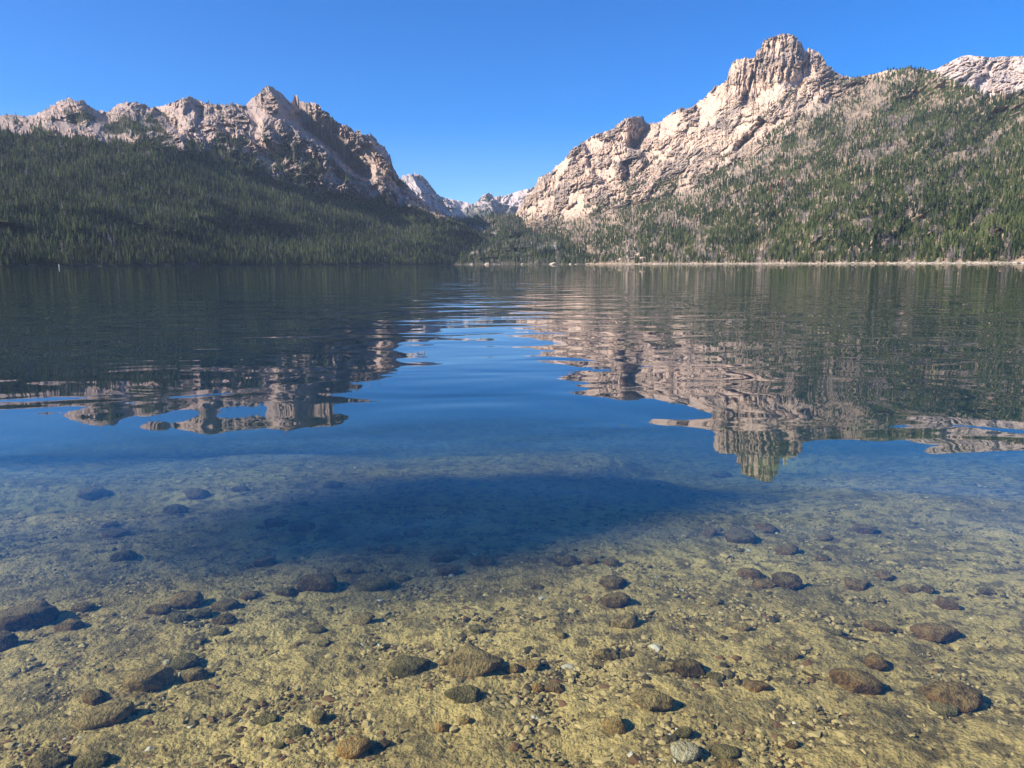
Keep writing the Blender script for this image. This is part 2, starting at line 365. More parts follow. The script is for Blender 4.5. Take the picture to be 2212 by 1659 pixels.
layer('centre', m_mid, 820, 1500, 560, 120, C_CREST,
      [(None, [(820, 2250), (1000, 2100), (1200, 1950), (1330, 1850), (1500, 2000)]), ('crest', [(820, 3000), (1000, 3300), (1200, 3100), (1500, 2600)])],
      c_relief, {'soil': lambda U, V, R: sstep(.3, .7, c_veg(U, V)), 'scree': lambda U, V, R: U * 0, 'beach': lambda U, V, R: U * 0}, lambda u: 1.5 * fbm(u / 12, u * 0, 3, 84))

# far peaks at the head of the valley -----------------------------------------
m_far = mat_mountain('far_granite', (.52, .43, .39), (.36, .33, .33), (.62, .5, .44), (.09, .1, .08), 12)
def veg_low(edgeY, seed, off=0.):
    def f(U, V, R):
        _, e = uv(1050, edgeY); return np.clip((1 - sstep(-8, 12, V - e)) * .9 + sstep(.1, .5, fbm(U / 14, V / 10, 4, seed) - off), 0, 1)
    return f
layer('far_a', m_far, 850, 1080, 330, 200,
      [(850, 420), (862, 385), (866, 388), (870, 379), (876, 381), (882, 376), (888, 380), (895, 374), (900, 379), (904, 375), (912, 381), (920, 388), (928, 399), (935, 408), (943, 418), (952, 426), (965, 430), (980, 440), (995, 455), (1008, 468), (1040, 490), (1080, 500)],
      [([(850, 520), (1080, 520)], [(850, 4300), (1080, 4300)]), ('crest', [(850, 5400), (1080, 5300)])],
      lambda U, V, R: rock_relief(60, 70, 110, 101, .5)(U, V, R) + spur(U, V, [(890, 376), (905, 410), (925, 450), (950, 480)], 330, 30, 9) + spur(U, V, [(945, 420), (975, 450), (1000, 470)], 200, 30, 9),
      {'soil': veg_low(480, 111, .3), 'scree': lambda U, V, R: U * 0, 'beach': lambda U, V, R: U * 0}, lambda u: 2.2 * ridged(u / 8, u * 0, 3, 97))
layer('far_b', m_far, 960, 1190, 330, 160,
      [(960, 470), (1000, 452), (1015, 444), (1028, 438), (1036, 430), (1044, 421), (1050, 419), (1056, 417), (1062, 420), (1068, 430), (1080, 438), (1100, 444), (1140, 452), (1190, 460)],
      [([(960, 520), (1190, 520)], [(960, 5200), (1190, 5200)]), ('crest', [(960, 6300), (1190, 6200)])],
      lambda U, V, R: rock_relief(40, 45, 110, 121, .3)(U, V, R),
      {'soil': veg_low(455, 113, -.05), 'scree': lambda U, V, R: U * 0, 'beach': lambda U, V, R: U * 0}, lambda u: 1.6 * ridged(u / 8, u * 0, 3, 98))
layer('far_c', m_far, 930, 1260, 330, 120,
      [(930, 425), (960, 428), (985, 433), (1000, 436), (1020, 441), (1040, 436), (1075, 424), (1090, 424), (1110, 417), (1125, 412), (1145, 408), (1165, 398), (1200, 390), (1260, 400)],
      [([(930, 520), (1260, 520)], [(930, 6600), (1260, 6600)]), ('crest', [(930, 7600), (1260, 7600)])],
      lambda U, V, R: rock_relief(60, 40, 90, 131, -.3)(U, V, R),
      {'soil': lambda U, V, R: U * 0, 'scree': lambda U, V, R: U * 0 + .7, 'beach': lambda U, V, R: U * 0}, lambda u: 1.2 * ridged(u / 8, u * 0, 3, 99))
# bare plateau behind the right-hand hill
m_plat = mat_mountain('plateau_granite', (.64, .51, .42), (.46, .38, .33), (.68, .54, .44), (.2, .17, .13), 8)
layer('plateau', m_plat, 1930, 2900, 700, 160,
      [(1930, 175), (1975, 152), (1985, 147), (1995, 148), (2010, 152), (2022, 150), (2035, 142), (2050, 134), (2065, 127), (2080, 121), (2090, 119), (2110, 121), (2140, 124), (2165, 122), (2190, 121), (2212, 122), (2300, 130), (2500, 150), (2900, 220)],
      [([(1930, 270), (2900, 280)], [(1930, 3300), (2900, 2900)]), ('crest', [(1930, 4100), (2900, 3500)])],
      lambda U, V, R: rock_relief(70, 110, 110, 141, -.4)(U, V, R),
      {'soil': lambda U, V, R: U * 0, 'scree': lambda U, V, R: sstep(.1, .4, fbm(U / 60, V / 12, 4, 143)) * .8, 'beach': lambda U, V, R: U * 0}, lambda u: 1.2 * fbm(u / 10, u * 0, 4, 144))

# ------------------------------------------------------------------ trees
def skirt_tree(seed, L, n, rad, inner, droop, power=.85, base=.1, twist=True):
    r = np.random.default_rng(seed); V = []; Fc = []
    for k in range(L):
        h = base + (0.97 - base) * (k / (L - 1))**.92 if L > 1 else base
        env = rad * (1 - (h - base) / (1.02 - base))**power + .012
        if k == 0: env *= .72
        top = min(1.0, h + (1.35 / L) + .02); a0 = r.random() * 6.28
        i0 = len(V); V.append((0, 0, top))
        for q in range(2 * n):
            a = a0 + math.pi * q / n + r.normal(0, .12)
            rr = env * ((.75 + .55 * r.random()) if q % 2 == 0 else inner * (.7 + .6 * r.random()))
            V.append((rr * math.cos(a), rr * math.sin(a), h - (droop * rr if q % 2 == 0 else -.25 * droop * rr) + r.normal(0, .006)))
        for q in range(2 * n): Fc.append((i0, i0 + 1 + q, i0 + 1 + (q + 1) % (2 * n)))
    return np.array(V), np.array(Fc)
def trunk_mesh(rb, rt, top, n=6, z0=-.03, seed=0):
    r = np.random.default_rng(seed); V = []; Fc = []; H = [z0, .06, .3, top]; Rr = [rb * 1.35, rb, rb * .8, rt]
    bend = r.normal(0, .006, (4, 2)); bend[0] = 0
    for k in range(4):
        for q in range(n): a = 6.283 * q / n; V.append((Rr[k] * math.cos(a) + bend[k, 0], Rr[k] * math.sin(a) + bend[k, 1], H[k]))
    for k in range(3):
        for q in range(n):
            a, b = k * n + q, k * n + (q + 1) % n; Fc.append((a, b, b + n)); Fc.append((a, b + n, a + n))
    return np.array(V), np.array(Fc)
def dead_mesh(seed, nb=26, rad=.1):
    r = np.random.default_rng(seed); V = []; Fc = []
    for k in range(nb):
        h = .14 + .8 * k / nb + r.normal(0, .01); a = r.random() * 6.283; L = rad * (1.1 - h) * (.5 + r.random()); w = .011
        ca, sa = math.cos(a), math.sin(a); i = len(V)
        V += [(0, 0, h + .022), (0, 0, h - .012), (L * ca - w * sa, L * sa + w * ca, h - .25 * L), (L * ca * 1.05 + w * sa, L * sa * 1.05 - w * ca, h - .55 * L - .01)]
        Fc += [(i, i + 2, i + 3), (i, i + 3, i + 1)]
    return np.array(V), np.array(Fc)
def join(*ms):
    V = []; Fc = []; o = 0
    for v, f in ms: V.append(v); Fc.append(f + o); o += len(v)
    return np.concatenate(V), np.concatenate(Fc)

def mat_foliage(name, ca, cb, objrand=False):
    m = NT(name)
    t = m.n('ShaderNodeObjectInfo').outputs['Random'] if objrand else m.attr('tint')
    n = m.noise(m.pos(), .5, 2, .6)
    big = m.noise(m.pos(), .008, 3, .5)
    f = m.math('ADD', m.math('MULTIPLY', t, .65), m.math('MULTIPLY', n, .25))
    f = m.math('ADD', f, m.math('MULTIPLY', m.math('SUBTRACT', big, .5), 1.1))
    c = m.mix(m.ramp(f, .1, .95), ca, cb)
    b = m.bsdf(c, .8, .15)
    tl = m.n('ShaderNodeBsdfTranslucent'); m.l(c, tl.inputs[0]); ms = m.n('ShaderNodeMixShader'); ms.inputs[0].default_value = .45; m.l(b.outputs[0], ms.inputs[1]); m.l(tl.outputs[0], ms.inputs[2]); m.l(ms.outputs[0], m.out.inputs['Surface'])
    return m.m
GA, GB = (.022, .042, .020), (.175, .205, .075)
f_mass = mat_foliage('conifer_foliage_mass', GA, GB); f_one = mat_foliage('conifer_foliage', GA, GB, True)
d_mass = mat_foliage('dead_wood_mass', (.17, .15, .15), (.38, .345, .35)); d_one = mat_foliage('dead_wood', (.17, .145, .14), (.36, .315, .305), True)
def plain(name, col, rough=.9, sc=8., k=.55):
    m = NT(name); m.bsdf(m.mix(m.ramp(m.noise(m.pos(), sc, 4, .6), .35, .65), col, tuple(c * k for c in col)), rough); return m.m
bark = plain('bark', (.1, .075, .055), .95, 3.)
rust = plain('rust_foliage', (.2, .075, .04), .9, .8)

def scatter(lay, dens, n, X0, X1, hmin, hmax, seed, vmin=None):
    r = np.random.default_rng(seed)
    u0, u1 = uv(X0, 560)[0], uv(X1, 560)[0]; u, a, b, R = LAY[lay]
    vt = b[(u > u0) & (u < u1)].max()
    U = r.uniform(u0, u1, n); V = r.uniform(-2, vt, n)
    P, rr, ok = locate(lay, U, V)
    ok &= (r.random(n) < dens(U, V) * (rr / 2600.)**1.3) & (P[:, 2] > (.9 if vmin is None else vmin))
    P, rr, U, V = P[ok], rr[ok], U[ok], V[ok]
    H = r.uniform(hmin, hmax, len(P)) * (.55 + .6 * r.random(len(P)))
    return P, rr, U, V, H
def batch(templates, P, H, W, rng, tint):
    Vs = []; Fs = []; Ts = []; off = 0; pick = rng.integers(0, len(templates), len(P))
    for k, (v, f) in enumerate(templates):
        i = np.where(pick == k)[0]
        if not len(i): continue
        a = rng.random(len(i)) * 6.283; c, s = np.cos(a)[:, None], np.sin(a)[:, None]
        x = (v[None, :, 0] * c - v[None, :, 1] * s) * W[i][:, None] + P[i, 0][:, None]
        y = (v[None, :, 0] * s + v[None, :, 1] * c) * W[i][:, None] + P[i, 1][:, None]
        z = v[None, :, 2] * H[i][:, None] + P[i, 2][:, None]
        Vs.append(np.stack([x, y, z], -1).reshape(-1, 3))
        Fs.append((f[None] + (np.arange(len(i)) * len(v))[:, None, None]).reshape(-1, 3) + off); off += len(i) * len(v)
        Ts.append(np.repeat(tint[i], len(v)))
    return np.concatenate(Vs), np.concatenate(Fs), np.concatenate(Ts)

LOD = [join(skirt_tree(s, 6, 5, .14 + .02 * (s % 3), .5, .55), trunk_mesh(.012, .004, .6, 3, -.06, s)) for s in range(5)]
DLOD = [join(dead_mesh(s, 22, .12), trunk_mesh(.016, .003, .98, 3, -.05, s)) for s in range(4)]
def l_dens(U, V): return l_veg(U, V)**2.0 * .95
def clumps(U, V): return sstep(.13, .4, fbm(U / 38, (V - .3 * U) / 30, 4, 201) + .5 * blob(U, V, 1700, 330, 60, 20) + .5 * blob(U, V, 1460, 480, 60, 20) + .4 * blob(U, V, 1940, 265, 50, 22) + .45 * blob(U, V, 1870, 330, 60, 25) + .3 * (1 - sstep(30, 60, V)) * sstep(900, 0, np.abs(U - 200)))
def r_live(U, V): return r_veg(U, V)**1.5 * (1 - .72 * clumps(U, V)) * .9
def r_dead(U, V): return np.clip(r_veg(U, V) + .25, 0, 1) * clumps(U, V) * sstep(460, 330, V) if False else np.clip(r_veg(U, V) + .2, 0, 1) * clumps(U, V) * (1 - sstep(300, 400, V))
def r_scrub(U, V):
    return np.clip(.3 + 1.0 * fbm((U + V) / 30, V / 25, 3, 210), 0, 1) * (1 - .7 * r_veg(U, V)) * (1 - sstep(330, 420, V))
pool = []    # living conifers
pool.append(scatter('left', l_dens, 100000, -500, 1110, 9.5, 15, 11))
pool.append(scatter('right', r_live, 190000, 1090, 2600, 8, 13.5, 12, 1.1))
pool.append(scatter('centre', c_veg, 11000, 830, 1480, 12, 19, 13, .3))
pool.append(scatter('right', r_scrub, 60000, 1120, 2300, 3, 7.5, 14, 3.))
pool.append(scatter('left', lambda U, V: np.clip(.3 + fbm(U / 25, V / 20, 3, 212), 0, 1) * (1 - .8 * l_veg(U, V)), 42000, -100, 930, 4, 9, 15))
dpool = [scatter('right', r_dead, 80000, 1150, 2600, 9, 14.5, 16, 1.6), scatter('centre', lambda U, V: clumps(U * 1.7, V * 2) * .35 + .05, 4000, 830, 1480, 12, 18, 17),
         scatter('left', lambda U, V: .035 * l_veg(U, V), 60000, -500, 1100, 13, 20, 18)]
cat = lambda k, pl: np.concatenate([p[k] for p in pl])
P, RR, U_, V_, H = (cat(k, pool) for k in range(5)); DP, DR, DU, DV, DH = (cat(k, dpool) for k in range(5))
print('trees', len(P), 'dead', len(DP))
def pick_front(P, R, U, V, H, n):
    inside = (np.abs(U) < 940) ; score = H / R * (1.0 + 1.2 * np.exp(-np.maximum(V, 0) / 10.)) * inside
    idx = np.argsort(-score)[:n]; m = np.zeros(len(P), bool); m[idx] = True; return m
sel = pick_front(P, RR, U_, V_, H, 295); dsel = pick_front(DP, DR, DU, DV, DH, 240)
rg = np.random.default_rng(5)
Vv, Ff, Tt = batch(LOD, P[~sel], H[~sel], H[~sel] * rg.uniform(.75, 1.45, (~sel).sum()) * np.where(U_[~sel] > 150, 1.25, 1.), rg, np.clip(rg.random((~sel).sum()) + np.where(U_[~sel] < -60, .12, 0), 0, 1.2))  # left-hand trees tinted lighter to stand in for sunlight their slope lacks
W_ = 0
tag(link('forest', make_mesh('forest', Vv, Ff, f_mass, False, {'tint': Tt})), 'green conifer forest covering the slopes around the lake', 'forest', kind='stuff')
Vv, Ff, Tt = batch(DLOD, DP[~dsel], DH[~dsel], DH[~dsel] * rg.uniform(.9, 1.3, (~dsel).sum()), rg, rg.random((~dsel).sum()))
tag(link('dead_forest', make_mesh('dead_forest', Vv, Ff, d_mass, False, {'tint': Tt})), 'grey dead conifers scattered through the green forest', 'dead forest', kind='stuff')

crowns = [make_mesh('crown', *skirt_tree(50 + s, 10, 7, .15 + .02 * (s % 3), .5, .55), f_one, False) for s in range(5)]
trunks = [make_mesh('trunk', *trunk_mesh(.013, .003, .9, 6, -.05, s), bark, True) for s in range(5)]
dbr = [make_mesh('branches', *dead_mesh(80 + s, 44, .12), d_one, False) for s in range(4)]
dtr = [make_mesh('trunk', *trunk_mesh(.016, .002, 1., 6, -.05, s), d_one, True) for s in range(4)]
rcr = make_mesh('crown', *skirt_tree(77, 10, 7, .15, .5, .55), rust, False)
def tree(name, p, h, w, parts, label, catg, group, yaw):
    e = bpy.data.objects.new(name, None); e.empty_display_size = .5; COL.objects.link(e)
    e.location = p; e.scale = (w, w, h); e.rotation_euler = (0, 0, yaw); tag(e, label, catg, group)
    for nm, me in parts: link(nm, me, e)
    return e
def place_words(u, dead):
    x = 1106 + F * math.tan(u / F)
    if x < 420: return 'in the shaded left shore front row, nearest the picture edge' if not dead else 'among the dark trees of the left shore'
    if x < 900: return 'in the shaded left shore front row, nearest the valley' if not dead else 'on the left shore near the valley'
    if x < 1335: return 'at the water below the head of the valley'
    if x < 1600: return 'above the pale beach near the tan boulders'
    if x < 1900: return 'above the middle of the pale right-hand beach'
    return 'above the far right end of the pale beach'
for i in np.where(sel)[0]:
    k = int(rg.integers(0, 5)); w = H[i] * rg.uniform(.85, 1.25)
    tree('conifer', P[i], H[i], w, (('crown', crowns[k]), ('trunk', trunks[k])), 'green conifer ' + place_words(U_[i], 0), 'conifer', 'living conifers ' + place_words(U_[i], 0), rg.random() * 6.28)
for i in np.where(dsel)[0]:
    k = int(rg.integers(0, 4)); w = DH[i] * rg.uniform(.9, 1.3)
    tree('dead_conifer', DP[i], DH[i], w, (('branches', dbr[k]), ('trunk', dtr[k])), 'bare grey dead conifer ' + place_words(DU[i], 1), 'dead conifer', 'dead conifers ' + place_words(DU[i], 1), rg.random() * 6.28)
for (X, Y, h, lb) in ((1689, 408, 26, 'tall rust-red dying conifer among grey dead trees on the right-hand slope'), (1664, 418, 22, 'shorter rust-brown dying conifer left of the tall rust-red one on the right-hand slope')):
    a, b = uv(X, Y); p, r, ok = locate('right', np.array([a]), np.array([b])); tree('conifer', p[0], h, h * 1.1, (('crown', rcr), ('trunk', trunks[0])), lb, 'conifer', None, 1.)

# ------------------------------------------------------------------ lake bed
def bedz(x, y):
    r = np.hypot(x, y)
    d = .34 + .055 * np.maximum(y - 2, -6) + .07 * np.maximum(y - 4.2, 0) + .16 * np.maximum(y - 6.8, 0) + .15 * np.maximum(y - 12, 0)
    d = d + .22 * sstep(.1, .6, fbm(x / 4.5 + 3.3, y / 2.2 + 1.7, 2, 303)) * sstep(3.6, 5.5, y)
    d = np.minimum(d, 24.)
    d = d + .05 * fbm(x / 2.3, y / 2.3, 3, 301) * sstep(1, 4, r) * np.minimum(1, d / .3)
    d = d + .012 * fbm(x / .35, y / .35, 3, 302)
    bank = (-x - 6.5 - .95 * y) * .14                       # shore rising on the left, outside the picture
    bk = (-y - 2.0) * .10
    return np.maximum(-d, np.minimum(np.maximum(bank, bk) - .05, 1.8 + .1 * perlin(x, y, 8)))
def polar_axis(parts):
    return np.concatenate([np.linspace(a, b, n, endpoint=False) for a, b, n in parts] + [[parts[-1][1]]])
az = np.radians(polar_axis([(-180, -60, 60), (-60, -37, 60), (-37, 37, 1150), (37, 60, 60), (60, 180, 60)]))
rad = np.concatenate([np.geomspace(.25, 1.6, 30, endpoint=False), np.geomspace(1.6, 14, 640, endpoint=False), np.geomspace(14, 60, 120, endpoint=False), np.geomspace(60, 9000, 40)])
A, Rd = np.meshgrid(az, rad, indexing='ij'); bx, by = Rd * np.sin(A), Rd * np.cos(A)
bz = bedz(bx, by)
near = 1 - sstep(8, 14, Rd)
mic = .005 * ridged(bx / .05, by / .05, 3, 311, .7) + .007 * fbm(bx / .2, by / .2, 2, 315) + .006 * fbm(bx / .11, by / .11, 2, 312) + .004 * np.maximum(perlin(bx / .028, by / .028, 313), 0)
bz = bz + mic * near
bed_m = NT('lake_bed_sand'); p = bed_m.pos()
n1 = bed_m.noise(p, 1.1, 4, .6); n2 = bed_m.noise(p, 14, 4, .65); n3 = bed_m.noise(p, 75, 3, .6)
c = bed_m.mix(bed_m.ramp(n1, .35, .65), (.62, .43, .145), (.40, .275, .095))
n4 = bed_m.noise(p, 4.5, 5, .7); c = bed_m.mix(bed_m.math('MULTIPLY', bed_m.ramp(n4, .5, .64), .7), c, (.16, .115, .05))
c = bed_m.mix(bed_m.math('MULTIPLY', bed_m.ramp(n2, .48, .62), .8), c, (.13, .085, .035))
c = bed_m.mix(bed_m.math('MULTIPLY', bed_m.ramp(n3, .54, .7), .7), c, (.06, .045, .025))
vor = bed_m.n('ShaderNodeTexVoronoi'); vor.inputs['Scale'].default_value = 60; bed_m.l(p, vor.inputs['Vector'])
c = bed_m.mix(bed_m.math('MULTIPLY', bed_m.math('LESS_THAN', vor.outputs['Distance'], .16), .5), c, (.5, .43, .29))
bed_m.bsdf(c, .95, .1, bed_m.bump(bed_m.math('ADD', n3, n2), .011))
tag(link('lake_bed', make_mesh('lake_bed', np.stack([bx, by, bz], -1), grid_faces(len(az), len(rad)), bed_m.m)), kind='structure')

# ------------------------------------------------------------------ water
def mat_water():
    m = NT('lake_water')
    p = m.pos()
    h = m.math('MULTIPLY', m.noise(m.mapping((.6, 1, 1), (0, 0, .12)), .85, 2.2, .42, dist=.5), 2.7)
    h2 = m.math('MULTIPLY', m.noise(m.mapping((.5, 1, 1), (0, 0, -.2)), .22, 1.5, .5), 2.2)
    hh = m.math('ADD', h, h2)
    h3 = m.math('MULTIPLY', m.noise(m.mapping((.4, 1, 1), (0, 0, .1)), 5.0, 2, .5), m.math('MULTIPLY', m.ramp(m.noise(m.mapping((.25, 1, 1)), .03, 2, .5), .3, .55), .14))
    # light breeze farther out
    sx = m.n('ShaderNodeSeparateXYZ'); m.l(p, sx.inputs[0]); far = m.ramp(sx.outputs['Y'], 8., 40.)
    hh = m.math('ADD', hh, m.math('MULTIPLY', h3, far))
    hh = m.math('MULTIPLY', hh, m.math('ADD', .7, m.math('MULTIPLY', .55, m.ramp(sx.outputs['Y'], 4., 16.))))
    nrm = m.bump(hh, .011)
    gi = m.n('ShaderNodeNewGeometry'); dt = m.n('ShaderNodeVectorMath', operation='DOT_PRODUCT'); m.l(gi.outputs['Incoming'], dt.inputs[0]); m.l(nrm, dt.inputs[1])
    om = m.math('SUBTRACT', 1., m.math('MINIMUM', m.math('ABSOLUTE', dt.outputs['Value']), 1.))
    fre = m.math('ADD', .02, m.math('MULTIPLY', .98, m.math('POWER', om, 5.)))
    gl = m.n('ShaderNodeBsdfGlossy'); gl.inputs['Roughness'].default_value = 0.0; gl.inputs['Color'].default_value = (1, 1, 1, 1); m.l(nrm, gl.inputs['Normal'])
    tr = m.n('ShaderNodeBsdfTransparent')
    mx = m.n('ShaderNodeMixShader'); m.l(fre, mx.inputs[0]); m.l(tr.outputs[0], mx.inputs[1]); m.l(gl.outputs[0], mx.inputs[2])
    m.l(mx.outputs[0], m.out.inputs['Surface'])
    va = m.n('ShaderNodeVolumeAbsorption'); va.inputs['Color'].default_value = (.42, .60, .64, 1); va.inputs['Density'].default_value = .78
    vsc = m.n('ShaderNodeVolumeScatter'); vsc.inputs['Color'].default_value = (.06, .36, .66, 1); vsc.inputs['Density'].default_value = .045; vsc.inputs['Anisotropy'].default_value = 0.
    ad = m.n('ShaderNodeAddShader'); m.l(va.outputs[0], ad.inputs[0]); m.l(vsc.outputs[0], ad.inputs[1]); m.l(ad.outputs[0], m.out.inputs['Volume'])
    return m.m
S = 9500.
Wv = [(x, y, z) for z in (-28., 0.) for x, y in ((-S, -S), (S, -S), (S, S), (-S, S))]
tag(link('lake_water', make_mesh('lake_water', Wv, [(3, 2, 1, 0), (4, 5, 6, 7), (0, 1, 5, 4), (1, 2, 6, 5), (2, 3, 7, 6), (3, 0, 4, 7)], mat_water(), False)), kind='structure')

# ------------------------------------------------------------------ stones on the bed
import bmesh
def ico(sub):
    bm = bmesh.new(); bmesh.ops.create_icosphere(bm, subdivisions=sub, radius=1.)
    V = np.array([v.co[:] for v in bm.verts]); Fc = np.array([[v.index for v in f.verts] for f in bm.faces]); bm.free(); return V, Fc
ICO4, ICO1 = ico(4), ico(1)
def stone_verts(seed, angular=.0):
    V, Fc = ICO4; r = np.random.default_rng(seed); V = V.copy()
    for _ in range(7 + int(angular * 9)):
        n = r.normal(size=3); n /= np.linalg.norm(n); dcut = r.uniform(.62, .92) - .1 * angular
        dd = V @ n; V = V - np.outer(np.maximum(dd - dcut, 0) * (.65 + .3 * angular), n)
    o = r.random(3) * 50
    d = .10 * fbm(V[:, 0] * 1.1 + o[0], V[:, 1] * 1.1 + V[:, 2] * .8, 3, seed) + .05 * fbm(V[:, 0] * 3.2 + o[1], V[:, 2] * 3.2 + V[:, 1] * 1.7, 3, seed + 3) + .035 * fbm(V[:, 1] * 9, V[:, 2] * 9 + V[:, 0] * 5, 2, seed + 5)
    return V * (1 + d)[:, None], Fc
STONE_COL = {'dark': ((.06, .042, .02), (.15, .095, .042)), 'brown': ((.085, .055, .025), (.24, .145, .06)), 'tan': ((.22, .155, .075), (.38, .28, .14)), 'mottled': ((.09, .07, .04), (.34, .26, .14)),
             'pale': ((.46, .36, .19), (.64, .52, .30)), 'orange': ((.30, .17, .07), (.42, .27, .12)), 'olive': ((.09, .08, .04), (.15, .13, .07)), 'reddish': ((.14, .085, .04), (.26, .16, .075))}
def mat_stone(nm, a, b):
    a, b = [(x[0] * 1.05, x[1] * .92, x[2] * .62) for x in (a, b)] if nm != 'pale' else (a, b)
    m = NT('stone_' + nm); tc = m.pos()
    n = m.noise(tc, 26, 5, .75); n2 = m.noise(tc, 120, 3, .6)
    c = m.mix(m.ramp(n, .4, .6), a, b); c = m.mix(m.math('MULTIPLY', m.ramp(m.noise(tc, 60, 4, .7), .5, .62), .6), c, tuple(min(.6, x * 1.5) for x in b))
    c = m.mix(m.math('MULTIPLY', m.ramp(n2, .55, .68), .6), c, tuple(x * .4 for x in a))
    gn = m.n('ShaderNodeNewGeometry'); sp = m.n('ShaderNodeSeparateXYZ'); m.l(gn.outputs['Normal'], sp.inputs[0])
    silt = m.math('MULTIPLY', m.ramp(m.math('ADD', sp.outputs['Z'], m.math('MULTIPLY', m.math('SUBTRACT', n, .5), 1.6)), .6, 1.1), .45)
    c = m.mix(silt, c, (.40, .285, .10))
    m.bsdf(c, .95, .1, m.bump(m.math('ADD', n, n2), .018)); return m.m
SM = {k: mat_stone(k, a, b) for k, (a, b) in STONE_COL.items()}
# X, Y, width, height as seen, colour, tilt of the long axis (deg, + = right end nearer)
ST = [(55,1340,120,50,'dark',0),(0,1392,60,60,'dark',0),(150,1357,55,25,'brown',0),(180,1315,45,25,'dark',0),(320,1475,100,62,'tan',-12),(400,1432,60,30,'olive',0),(420,1460,52,35,'mottled',0),
 (228,1545,105,60,'mottled',-8),(400,1302,72,30,'brown',-10),(490,1312,60,30,'dark',5),(345,1322,55,24,'dark',-8),(385,1337,45,18,'olive',0),(485,1342,50,20,'dark',0),(475,1367,36,20,'olive',-8),(435,1327,50,22,'olive',0),
 (685,1267,92,46,'dark',0),(620,1282,50,25,'dark',0),(540,1290,42,20,'brown',-10),(815,1267,80,40,'olive',0),(655,1142,62,36,'reddish',0),(595,1132,50,20,'brown',0),(705,1147,42,20,'brown',8),(692,1162,30,17,'reddish',0),
 (895,1155,50,25,'reddish',0),(822,1165,50,15,'brown',0),(845,1190,56,26,'reddish',0),(800,1187,32,15,'brown',8),(575,1217,66,20,'reddish',0),(955,1207,55,30,'brown',0),(992,1192,42,26,'reddish',0),(970,1235,52,34,'brown',0),
 (1040,1215,55,30,'dark',0),(872,1252,35,15,'dark',0),(745,1235,28,12,'olive',0),(772,1235,30,12,'olive',0),(1022,1432,126,90,'mottled',10),(885,1440,90,45,'olive',-10),(1000,1502,80,48,'olive',0),(955,1432,30,30,'tan',0),
 (1105,1447,42,32,'tan',0),(760,1617,82,42,'orange',0),(692,1552,48,36,'mottled',20),(575,1557,50,30,'olive',0),(640,1582,45,28,'olive',-8),(955,1572,32,34,'orange',20),(1005,1557,32,40,'tan',0),(100,1650,80,30,'mottled',0),
 (200,1652,72,34,'olive',0),(205,1512,56,20,'brown',10),(605,1612,26,18,'olive',0),(200,1072,65,15,'brown',0),(425,1072,55,16,'brown',0),(520,1060,38,14,'brown',0),(250,1157,56,17,'reddish',0),(240,1137,38,14,'dark',0),
 (380,1107,56,14,'dark',0),(270,1207,56,15,'dark',0),(655,1090,30,14,'reddish',0),(720,1052,46,14,'brown',0),(1057,1385,15,11,'pale',0),(362,1432,19,20,'pale',0),(700,1390,30,18,'olive',8),(685,1362,40,18,'olive',8),
 (780,1340,60,24,'mottled',0),(1030,1362,34,24,'olive',8),(1486,1447,72,40,'dark',0),(1440,1447,44,20,'mottled',0),(1545,1462,38,18,'olive',5),(1846,1477,98,54,'brown',28),(2060,1510,106,58,'brown',5),(2016,1372,86,36,'reddish',15),
 (2045,1310,58,24,'reddish',12),(2004,1277,30,24,'dark',0),(1962,1275,36,22,'brown',20),(1700,1262,68,46,'dark',10),(1650,1262,52,26,'brown',8),(1618,1243,55,16,'reddish',5),(1532,1155,48,26,'reddish',5),(1600,1162,70,32,'dark',0),
 (1655,1142,56,24,'reddish',0),(1700,1190,50,30,'reddish',0),(1795,1187,34,14,'dark',0),(1782,1165,38,18,'reddish',0),(1776,1207,32,20,'brown',0),(1864,1145,56,24,'reddish',8),(1225,1217,60,28,'dark',0),(1275,1215,45,24,'reddish',0),
 (1320,1217,40,16,'brown',0),(1325,1262,65,34,'dark',0),(1330,1300,66,42,'dark',0),(1350,1347,60,46,'mottled',0),(1536,1300,50,26,'mottled',18),(1600,1357,38,44,'mottled',20),(1892,1434,44,38,'brown',30),(1212,1372,34,52,'mottled',50),
 (1310,1417,56,45,'mottled',0),(1410,1517,100,60,'mottled',8),(1326,1567,62,66,'tan',20),(1476,1585,40,28,'olive',0),(1478,1627,64,45,'pale',0),(1570,1627,60,38,'olive',0),(1576,1653,42,22,'brown',0),(1696,1417,60,30,'mottled',12),
 (1630,1487,58,28,'reddish',15),(1898,1357,58,20,'reddish',12),(1806,1370,32,14,'olive',0),(1850,1267,56,18,'brown',12),(1911,1247,48,20,'reddish',12),(1146,1437,50,32,'tan',0),(1196,1487,52,30,'reddish',0),(1160,1487,30,26,'orange',0),
 (2131,1280,32,15,'dark',10),(1711,1610,28,24,'dark',0),(2041,1535,50,16,'olive',10),(1161,1272,36,10,'dark',0),(1800,925,70,14,'dark',-10),(1560,1030,45,8,'brown',0)]
LAND = {0: 'the boulder at the left edge', 4: 'the tan stone with lit face', 7: 'the near-left mottled stone', 15: 'the big dark stone, middle left', 35: 'the largest boulder',
        40: 'the orange-tan stone', 65: 'the smooth dark oval stone', 68: 'the slanting brown stone', 69: 'the big blocky stone at right', 97: 'the yellow mottled boulder', 100: 'the pale cream stone', 74: 'the dark split-shadow stone',
        19: 'the far-left reddish stone', 31: 'the dark central stone', 90: 'the dark column of stones', 78: 'the far dark stone'}
